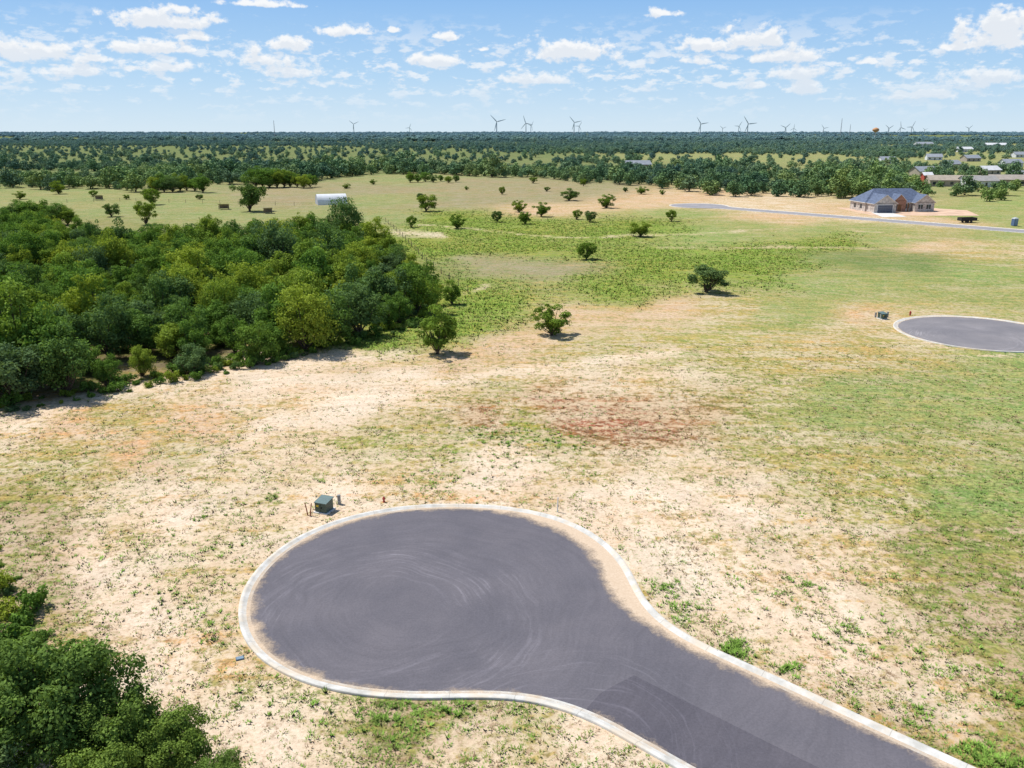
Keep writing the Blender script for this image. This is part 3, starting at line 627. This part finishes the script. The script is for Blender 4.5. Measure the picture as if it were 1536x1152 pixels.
def shed(px,py,w,name='livestock_shelter'):
    x,y=g(px,py); m=MB(); d=1.0
    for sx in (-1,1):
        for sy in (-1,1): m.box(sx*w/2-.07,sx*w/2+.07,sy*d-.07,sy*d+.07,0,1.4,0)
    m.box(-w/2,w/2,d-.09,d-.01,.2,1.4,0)
    m.face([(-w/2-.3,-d-.4,1.8),(w/2+.3,-d-.4,1.8),(w/2+.3,d+.4,1.4),(-w/2-.3,d+.4,1.4)],1); m.face([(-w/2-.3,-d-.4,1.88),(w/2+.3,-d-.4,1.88),(w/2+.3,d+.4,1.48),(-w/2-.3,d+.4,1.48)],1)
    m.obj(name,[simple('weathered_wood',(.22,.17,.13),.9,.2),simple('tin_roof',(.36,.32,.30),.6,.3)],loc=(x,y,0),rot=.2)
shed(336,314,3); shed(402,320,2.4); shed(148,300,2.6)
def trailer():
    x,y=g(1450,334); e=empty('dump_trailer',(x,y,0),.15); m=MB(); blk=simple('black_paint',(.03,.03,.035),.5,.1)
    m.box(-2.4,2.4,-1.0,1.0,.6,.7); m.box(-2.4,2.4,-1.05,-1.0,.7,1.5);m.box(-2.4,2.4,1.0,1.05,.7,1.5);m.box(-2.45,-2.4,-1,1,.7,1.5);m.box(2.4,2.45,-1,1,.7,1.5)
    for i in range(6): m.box(-2.2+i*.85,-2.1+i*.85,-1.1,-1.05,.7,1.5)
    m.obj('bed',[blk],e); m=MB(); m.tube([(2.45,.4,.65),(3.8,0,.55)],[.06,.06],6); m.tube([(2.45,-.4,.65),(3.8,0,.55)],[.06,.06],6); m.obj('drawbar',[blk],e)
    m=MB()
    for xx in (-.5,.5):
        for s in (-1,1): m.tube([(xx,s*1.06,.36),(xx,s*1.28,.36)],[.36,.36],16)
    m.obj('wheels',[blk],e)
trailer()
def toilet():
    x,y=g(1521,339); e=empty('portable_toilet',(x,y,0),.2); m=MB(); m.box(-.6,.6,-.6,.6,.1,2.1); m.obj('cabin',[simple('blue_plastic',(.10,.16,.28),.5,.1)],e,bevel=.05)
    m=MB(); hip(m,-.6,.6,-.6,.6,2.15,.25,.03); m.obj('roof',[simple('grey_plastic',(.5,.52,.55),.5,.1),TRIM],e)
    m=MB(); m.box(-.42,.42,-.64,-.603,.15,1.95); m.obj('door',[simple('blue_door',(.2,.28,.4),.5,.1)],e)
toilet()
# ---------------- utilities
GREEN=simple('green_steel',(.045,.085,.07),.45,.15,6,spec=.5); GTOP=simple('green_steel_pale',(.12,.18,.17),.5,.12,5,spec=.4); GREY=simple('grey_plastic2',(.30,.30,.29),.6,.1); RED=simple('red_paint',(.42,.03,.03),.5,.15,8,spec=.4); RUST=simple('rusty_brown',(.28,.08,.04),.8,.2,8); YEL=simple('yellow_label',(.7,.5,.05),.6,.05)  # GTOP: paler green than GREEN, for the transformer lid
SEAM=simple('dark_seam',(.01,.01,.01))
def transformer(px,py,rot,s=1.0):
    x,y=g(px,py); e=empty('pad_transformer',(x,y,0),rot,s)
    m=MB(); m.box(-.55,.55,-.58,.58,-.1,.08); m.obj('concrete_pad',[CONC],e,bevel=.02)
    m=MB(); m.box(-.42,.42,-.1,.46,.08,.84); m.obj('tank',[GREEN],e,bevel=.015)
    m=MB(); m.box(-.45,.45,-.48,-.103,.08,.74); m.obj('cabinet',[GREEN],e,bevel=.02)
    m=MB(); P=[(-.48,-.52,.74),(.48,-.52,.74),(.48,.50,.88),(-.48,.50,.88)]; Q=[(a,b,c+.05) for a,b,c in P]; m.face(Q);m.face(P[::-1])
    for j in range(4): m.face([P[j],P[(j+1)%4],Q[(j+1)%4],Q[j]])
    m.obj('lid',[GTOP],e,bevel=.01)
    m=MB(); m.box(-.005,.005,-.49,-.481,.1,.72); m.box(.06,.1,-.51,-.481,.36,.48); m.obj('door_seam_and_latch',[SEAM],e)
    m=MB(); m.box(-.34,-.14,-.49,-.481,.46,.60); m.obj('warning_label',[YEL],e)
def pedestal(px,py,h=.8,mat=GREY,w=.11,name='utility_pedestal'):
    x,y=g(px,py); e=empty(name,(x,y,0),.3); m=MB(); m.box(-w,w,-w*.8,w*.8,-.05,h*.85); m.obj('post',[mat],e,bevel=.015)
    m=MB(); m.box(-w*1.12,w*1.12,-w*.95,w*.95,h*.853,h); m.obj('cap',[mat],e,bevel=.03)
    m=MB(); m.box(-w*.6,w*.6,-w*.8-.02,-w*.8-.002,h*.3,h*.34); m.obj('band',[TRIM],e)
def hydrant(px,py,s=1.0):
    x,y=g(px,py); e=empty('fire_hydrant',(x,y,0),.2,s)
    m=MB(); m.tube([(0,0,-.1),(0,0,.05),(0,0,.051),(0,0,.5),(0,0,.52),(0,0,.55),(0,0,.56),(0,0,.66),(0,0,.71)],[.17,.17,.11,.11,.15,.15,.12,.09,.03],14); m.obj('barrel',[RED],e)
    m=MB(); m.tube([(-.2,0,.4),(.2,0,.4)],[.06,.06],10); m.tube([(0,0,.38),(0,-.2,.38)],[.08,.08],10); m.obj('outlets',[RED],e)
    m=MB(); m.tube([(0,0,.70),(0,0,.76)],[.03,.03],5); m.obj('operating_nut',[TRIM],e)
def stake(px,py,h,lean,mat,name):
    x,y=g(px,py); m=MB(); m.tube([(0,0,-.1),(lean*.5,.02,h*.5),(lean,0,h)],[.045,.04,.035],6); m.obj(name,[mat],loc=(x,y,0))
transformer(487,766,-.35,1.0); pedestal(509,756,.7); hydrant(576,753,.6)
stake(462,773,.9,-.15,RUST,'conduit_stub'); stake(465,774,.95,.16,RUST,'conduit_stub'); stake(836,768,1.1,.03,TRIM,'survey_stake'); stake(1320,480,.8,.0,TRIM,'survey_stake')
transformer(1323,478,.3,1.0); pedestal(1331,476,.8); hydrant(1365,473,.9); pedestal(1313,476,.7)
def meter(px,py):
    x,y=g(px,py); m=MB(); m.box(-.2,.2,-.15,.15,-.05,.05,0); m.box(-.17,.17,-.12,.12,.05,.07,1); m.obj('water_meter_box',[simple('meter_plastic',(.08,.12,.16),.5,.1),simple('meter_lid',(.20,.28,.35),.5,.1)],loc=(x,y,0),rot=.4,bevel=.01)
meter(360,988)
def fence(pts,step=4,h=1.3):
    m=MB(); P=[Vector((*g(*p),0)) for p in pts]
    for a,b in zip(P[:-1],P[1:]):
        n=max(1,int((b-a).length/step))
        for j in range(n): q=a.lerp(b,j/n); m.tube([q+Vector((0,0,-.2)),q+Vector((0,0,h))],[.07,.06],5)
        for z in (.5,.85,1.2): m.tube([a+Vector((0,0,z)),b+Vector((0,0,z))],[.012,.012],3,cap=False)
    m.obj('wire_fence',[simple('fence_post_wood',(.18,.14,.11),.9,.2)])
fence([(702,440),(640,395),(600,352),(575,330)],6); fence([(60,305),(180,302),(330,306),(470,309)],7)
# ---------------- turbines, water tower, masts
TWH=simple('turbine_white',(.52,.56,.62),.5,.03)
def turbine(px,hub_y,scale_px,ang,yaw):
    d=46/scale_px*F; x=(px-768)/F*d*1.0; zh=H+(198-hub_y)/F*d; zg=min(16,max(0,(d-2500)/6000*16))
    e=empty('wind_turbine',(x,d,0),yaw)
    m=MB(); m.tube([(0,0,zg-2),(0,0,zh*.5),(0,0,zh)],[3.2,2.6,1.9],10); m.obj('tower',[TWH],e)
    m=MB(); m.box(-2.0,2.0,-5,6,zh-1.9,zh+2.2); m.obj('nacelle',[TWH],e,bevel=.5)
    m=MB(); m.tube([(0,-5,zh),(0,-7,zh),(0,-8.4,zh)],[2.3,2.2,.5],12); m.obj('hub',[TWH],e)
    for k in range(3):
        a=ang+k*2*math.pi/3; m=MB(); dx,dz=math.cos(a),math.sin(a); cxx,czz=-dz,dx
        prof=[(1.5,1.3,1.2),(8,2.5,.9),(20,2.0,.6),(35,1.4,.35),(46,.6,.15)]
        R_=[]
        for rr_,w_,t_ in prof: R_.append([(dx*rr_+cxx*w_*s,-6.5+t_*q,zh+dz*rr_+czz*w_*s) for s,q in ((-1,0),(0,-1),(1,0),(0,1))])
        for A_,B_ in zip(R_[:-1],R_[1:]):
            for j in range(4): m.face([A_[j],A_[(j+1)%4],B_[(j+1)%4],B_[j]])
        m.face(R_[-1]); m.obj('blade_%d'%(k+1),[TWH],e)
for t in ((541,187,8,.4,.2),(621,192,6,1.2,.1),(746,184,13,.25,.15),(788,186,11,1.9,-.3),(795,189,8,.9,.9),(857,185,11,2.3,.2),(864,190,7,1.0,.3),(1038,187,12,.15,.3),(1106,187,13,2.2,.15),(1093,190,8,1.0,.3),(1160,192,9,.7,.2),(1172,193,6,1.5,.1),(1215,193,7,.2,.2),(1308,193,9,.5,.4),(1325,192,9,1.8,.3),(1341,191,9,1.1,.2),(1423,193,7,.7,.2),(1510,192,8,2.1,.3),(1070,193,6,.4,.2),(1360,195,5,.4,.2)): turbine(*t)
def water_tower():
    d=2600; x=(1290-768)/F*d; e=empty('water_tower',(x,d,0)); ORG=simple('tan_orange_tank',(.55,.28,.13),.6,.05)
    m=MB(); m.tube([(0,0,z) for z in (24,26,29,33,36,38)],[2,6,9.5,9.5,6,.5],20); m.obj('tank',[ORG],e,smooth=True)
    m=MB(); m.tube([(0,0,-1),(0,0,4),(0,0,22),(0,0,25)],[4,1.8,1.6,3],12); m.obj('stem',[simple('pale_steel',(.6,.6,.6),.6,.05)],e)
water_tower()
def mast(px,d,h):
    x=(px-768)/F*d; m=MB()
    for a in range(3):
        t=a*2.094; m.tube([(1.6*math.cos(t),1.6*math.sin(t),-1),(.4*math.cos(t),.4*math.sin(t),h)],[.35,.2],4)
    for k in range(12):
        z0,z1=h*k/12,h*(k+1)/12; q=lambda z:1.6-1.2*z/h
        for a in range(3): t,u=a*2.094,(a+1)*2.094; m.tube([(q(z0)*math.cos(t),q(z0)*math.sin(t),z0),(q(z1)*math.cos(u),q(z1)*math.sin(u),z1)],[.15,.15],3,cap=False)
    m.obj('radio_mast',[simple('mast_steel',(.4,.4,.42),.6,.1)],loc=(x,d,0))
mast(427,2600,58); mast(1240,2600,64); mast(1253,3200,52)
# ---------------- light
SUN_EL=math.radians(60); sdir=Vector((-.87,.50,0)).normalized(); az=math.atan2(sdir.x,sdir.y)
sv=Vector((sdir.x*math.cos(SUN_EL),sdir.y*math.cos(SUN_EL),math.sin(SUN_EL)))
sl=bpy.data.lights.new('sun','SUN'); sl.energy=5.0; sl.angle=math.radians(.5); sl.color=(1,.97,.92); so=bpy.data.objects.new('sun',sl); COL.objects.link(so); so.rotation_euler=sv.to_track_quat('Z','Y').to_euler()
# ---------------- sky
w=bpy.data.worlds.new('World'); scene.world=w; w.use_nodes=True; nt=w.node_tree; nt.nodes.clear()
try: w.cycles.sampling_method='NONE'
except Exception as ex: print(ex)
STR=.12
out=N(nt,'ShaderNodeOutputWorld'); bg=N(nt,'ShaderNodeBackground'); bg.inputs[1].default_value=STR; bg0=N(nt,'ShaderNodeBackground'); bg0.inputs[1].default_value=STR
sky=N(nt,'ShaderNodeTexSky',sky_type='NISHITA'); sky.sun_disc=False; sky.sun_elevation=SUN_EL; sky.sun_rotation=az; sky.air_density=1.0; sky.dust_density=.4; sky.ozone_density=1.6; sky.altitude=0
tc=N(nt,'ShaderNodeTexCoord'); D=tc.outputs['Generated']; sx=N(nt,'ShaderNodeSeparateXYZ'); link(nt,D,sx.inputs[0])
azn=math_(nt,'ARCTAN2',sx.outputs[0],sx.outputs[1]); eln=math_(nt,'ARCSINE',sx.outputs[2])
grp=bpy.data.node_groups.new('cloud_field','ShaderNodeTree')
grp.interface.new_socket('az',in_out='INPUT',socket_type='NodeSocketFloat'); grp.interface.new_socket('el',in_out='INPUT',socket_type='NodeSocketFloat'); grp.interface.new_socket('d',in_out='OUTPUT',socket_type='NodeSocketFloat')
gi=grp.nodes.new('NodeGroupInput'); go=grp.nodes.new('NodeGroupOutput'); ga,ge=gi.outputs[0],gi.outputs[1]
def gv(ka,ke,off=0):
    c=grp.nodes.new('ShaderNodeCombineXYZ'); grp.links.new(math_(grp,'MULTIPLY',ga,ka),c.inputs[0]); grp.links.new(math_(grp,'MULTIPLY',ge,ke),c.inputs[1]); c.inputs[2].default_value=off; return c.outputs[0]
nz=noise(grp,gv(1,1.35),62,7,.6); nzl=noise(grp,gv(1,1.6,3),20,3,.5)
CL=((255,30,76,20),(290,52,30,9),(518,44,38,13),(593,43,12,6),(390,4,60,6),(857,76,72,22),(1050,66,42,16),(1128,58,62,24),(1185,84,46,13),(990,18,26,9),(1500,58,66,28),(1510,35,40,22),(1440,68,30,8),(30,78,68,22),(215,70,66,12),(135,86,30,9),(430,66,34,15),(390,88,50,17),(240,100,52,11),(660,52,30,9),(650,92,44,12),(1050,90,22,8),(1190,108,46,13),(1135,128,28,8),(1205,132,26,12),(800,118,70,12),(440,105,60,14),(120,105,50,12),(725,72,14,5),(1310,90,22,6),(1460,118,66,16),(1390,140,60,10))
cur=None
for (x,y,wx,wy) in CL:
    xx,yy=(x-768)/F,(576-y)/F; v=Vector((xx,CP+yy*SP,-SP+yy*CP)).normalized(); A=math.atan2(v.x,v.y); E=math.asin(v.z)-.002
    dx=math_(grp,'MULTIPLY',math_(grp,'SUBTRACT',ga,A),F/wx/1.05); dy=math_(grp,'MULTIPLY',math_(grp,'SUBTRACT',ge,E),F/wy/1.1)
    dyl=math_(grp,'MULTIPLY',math_(grp,'MINIMUM',dy,0),2.0); dyy=math_(grp,'ADD',math_(grp,'MAXIMUM',dy,0),dyl)
    r=math_(grp,'SUBTRACT',1.0,math_(grp,'SQRT',math_(grp,'ADD',math_(grp,'MULTIPLY',dx,dx),math_(grp,'MULTIPLY',dyy,dyy))))
    cur=r if cur is None else math_(grp,'SMOOTH_MAX',cur,r,.15)
cur=math_(grp,'MAXIMUM',cur,-1.1)
f1=math_(grp,'ADD',math_(grp,'MULTIPLY',cur,.85),math_(grp,'MULTIPLY',math_(grp,'SUBTRACT',nz,.5),2.3)); f1=math_(grp,'ADD',f1,math_(grp,'MULTIPLY',math_(grp,'SUBTRACT',nzl,.5),1.2))
d1=mapr(grp,f1,.0,.5,0,1,True)
nb=noise(grp,gv(1,2.4,7),44,6,.6); nb2=noise(grp,gv(1,1.5,5),9,2,.5); bm=mapr(grp,ge,.005,.05,0,1); bm2=mapr(grp,ge,.07,.125,1,.0); nb=math_(grp,'ADD',nb,math_(grp,'MULTIPLY',math_(grp,'SUBTRACT',nb2,.5),.5))
d2=math_(grp,'MULTIPLY',math_(grp,'MULTIPLY',mapr(grp,nb,.49,.63,0,.8,True),bm),bm2)
grp.links.new(math_(grp,'MAXIMUM',d1,d2),go.inputs[0])
def cf(off):
    n=nt.nodes.new('ShaderNodeGroup'); n.node_tree=grp; link(nt,azn,n.inputs[0]); link(nt,math_(nt,'ADD',eln,off),n.inputs[1]); return n.outputs[0]
dens=cf(0); dab=cf(.006)
k_=1/STR
def cs_(r,g_,b): return (r*k_,g_*k_,b*k_)
grad=mixc(nt,mapr(nt,eln,0.0,.06),cs_(.66,.82,.95),cs_(.44,.67,.93)); grad=mixc(nt,mapr(nt,eln,.06,.17),grad,cs_(.20,.45,.86))
skyc=mixc(nt,mapr(nt,eln,.16,.30,.9,0),sky.outputs[0],grad)
ccol=mixc(nt,math_(nt,'MULTIPLY',dab,.8),cs_(.96,.97,.98),cs_(.76,.81,.88))
al=math_(nt,'MULTIPLY',dens,mapr(nt,eln,.0,.08,.35,.96))
link(nt,mixc(nt,al,skyc,ccol),bg.inputs[0]); link(nt,skyc,bg0.inputs[0])
band=math_(nt,'MULTIPLY',math_(nt,'LESS_THAN',eln,.26),math_(nt,'GREATER_THAN',eln,0.0)); band=math_(nt,'MULTIPLY',band,math_(nt,'LESS_THAN',math_(nt,'ABSOLUTE',azn),1.0))
ms=N(nt,'ShaderNodeMixShader'); link(nt,band,ms.inputs[0]); link(nt,bg0.outputs[0],ms.inputs[1]); link(nt,bg.outputs[0],ms.inputs[2]); link(nt,ms.outputs[0],out.inputs[0])
# ---------------- camera
cd=bpy.data.cameras.new('camera'); cd.sensor_width=36; cd.lens=F/1536*36; cd.clip_end=60000; cd.clip_start=.5
co=bpy.data.objects.new('camera',cd); COL.objects.link(co); co.location=(0,0,H); co.rotation_euler=(math.pi/2-PITCH,0,0); scene.camera=co
scene.view_settings.view_transform='Standard'; scene.view_settings.look='None'; scene.view_settings.exposure=0
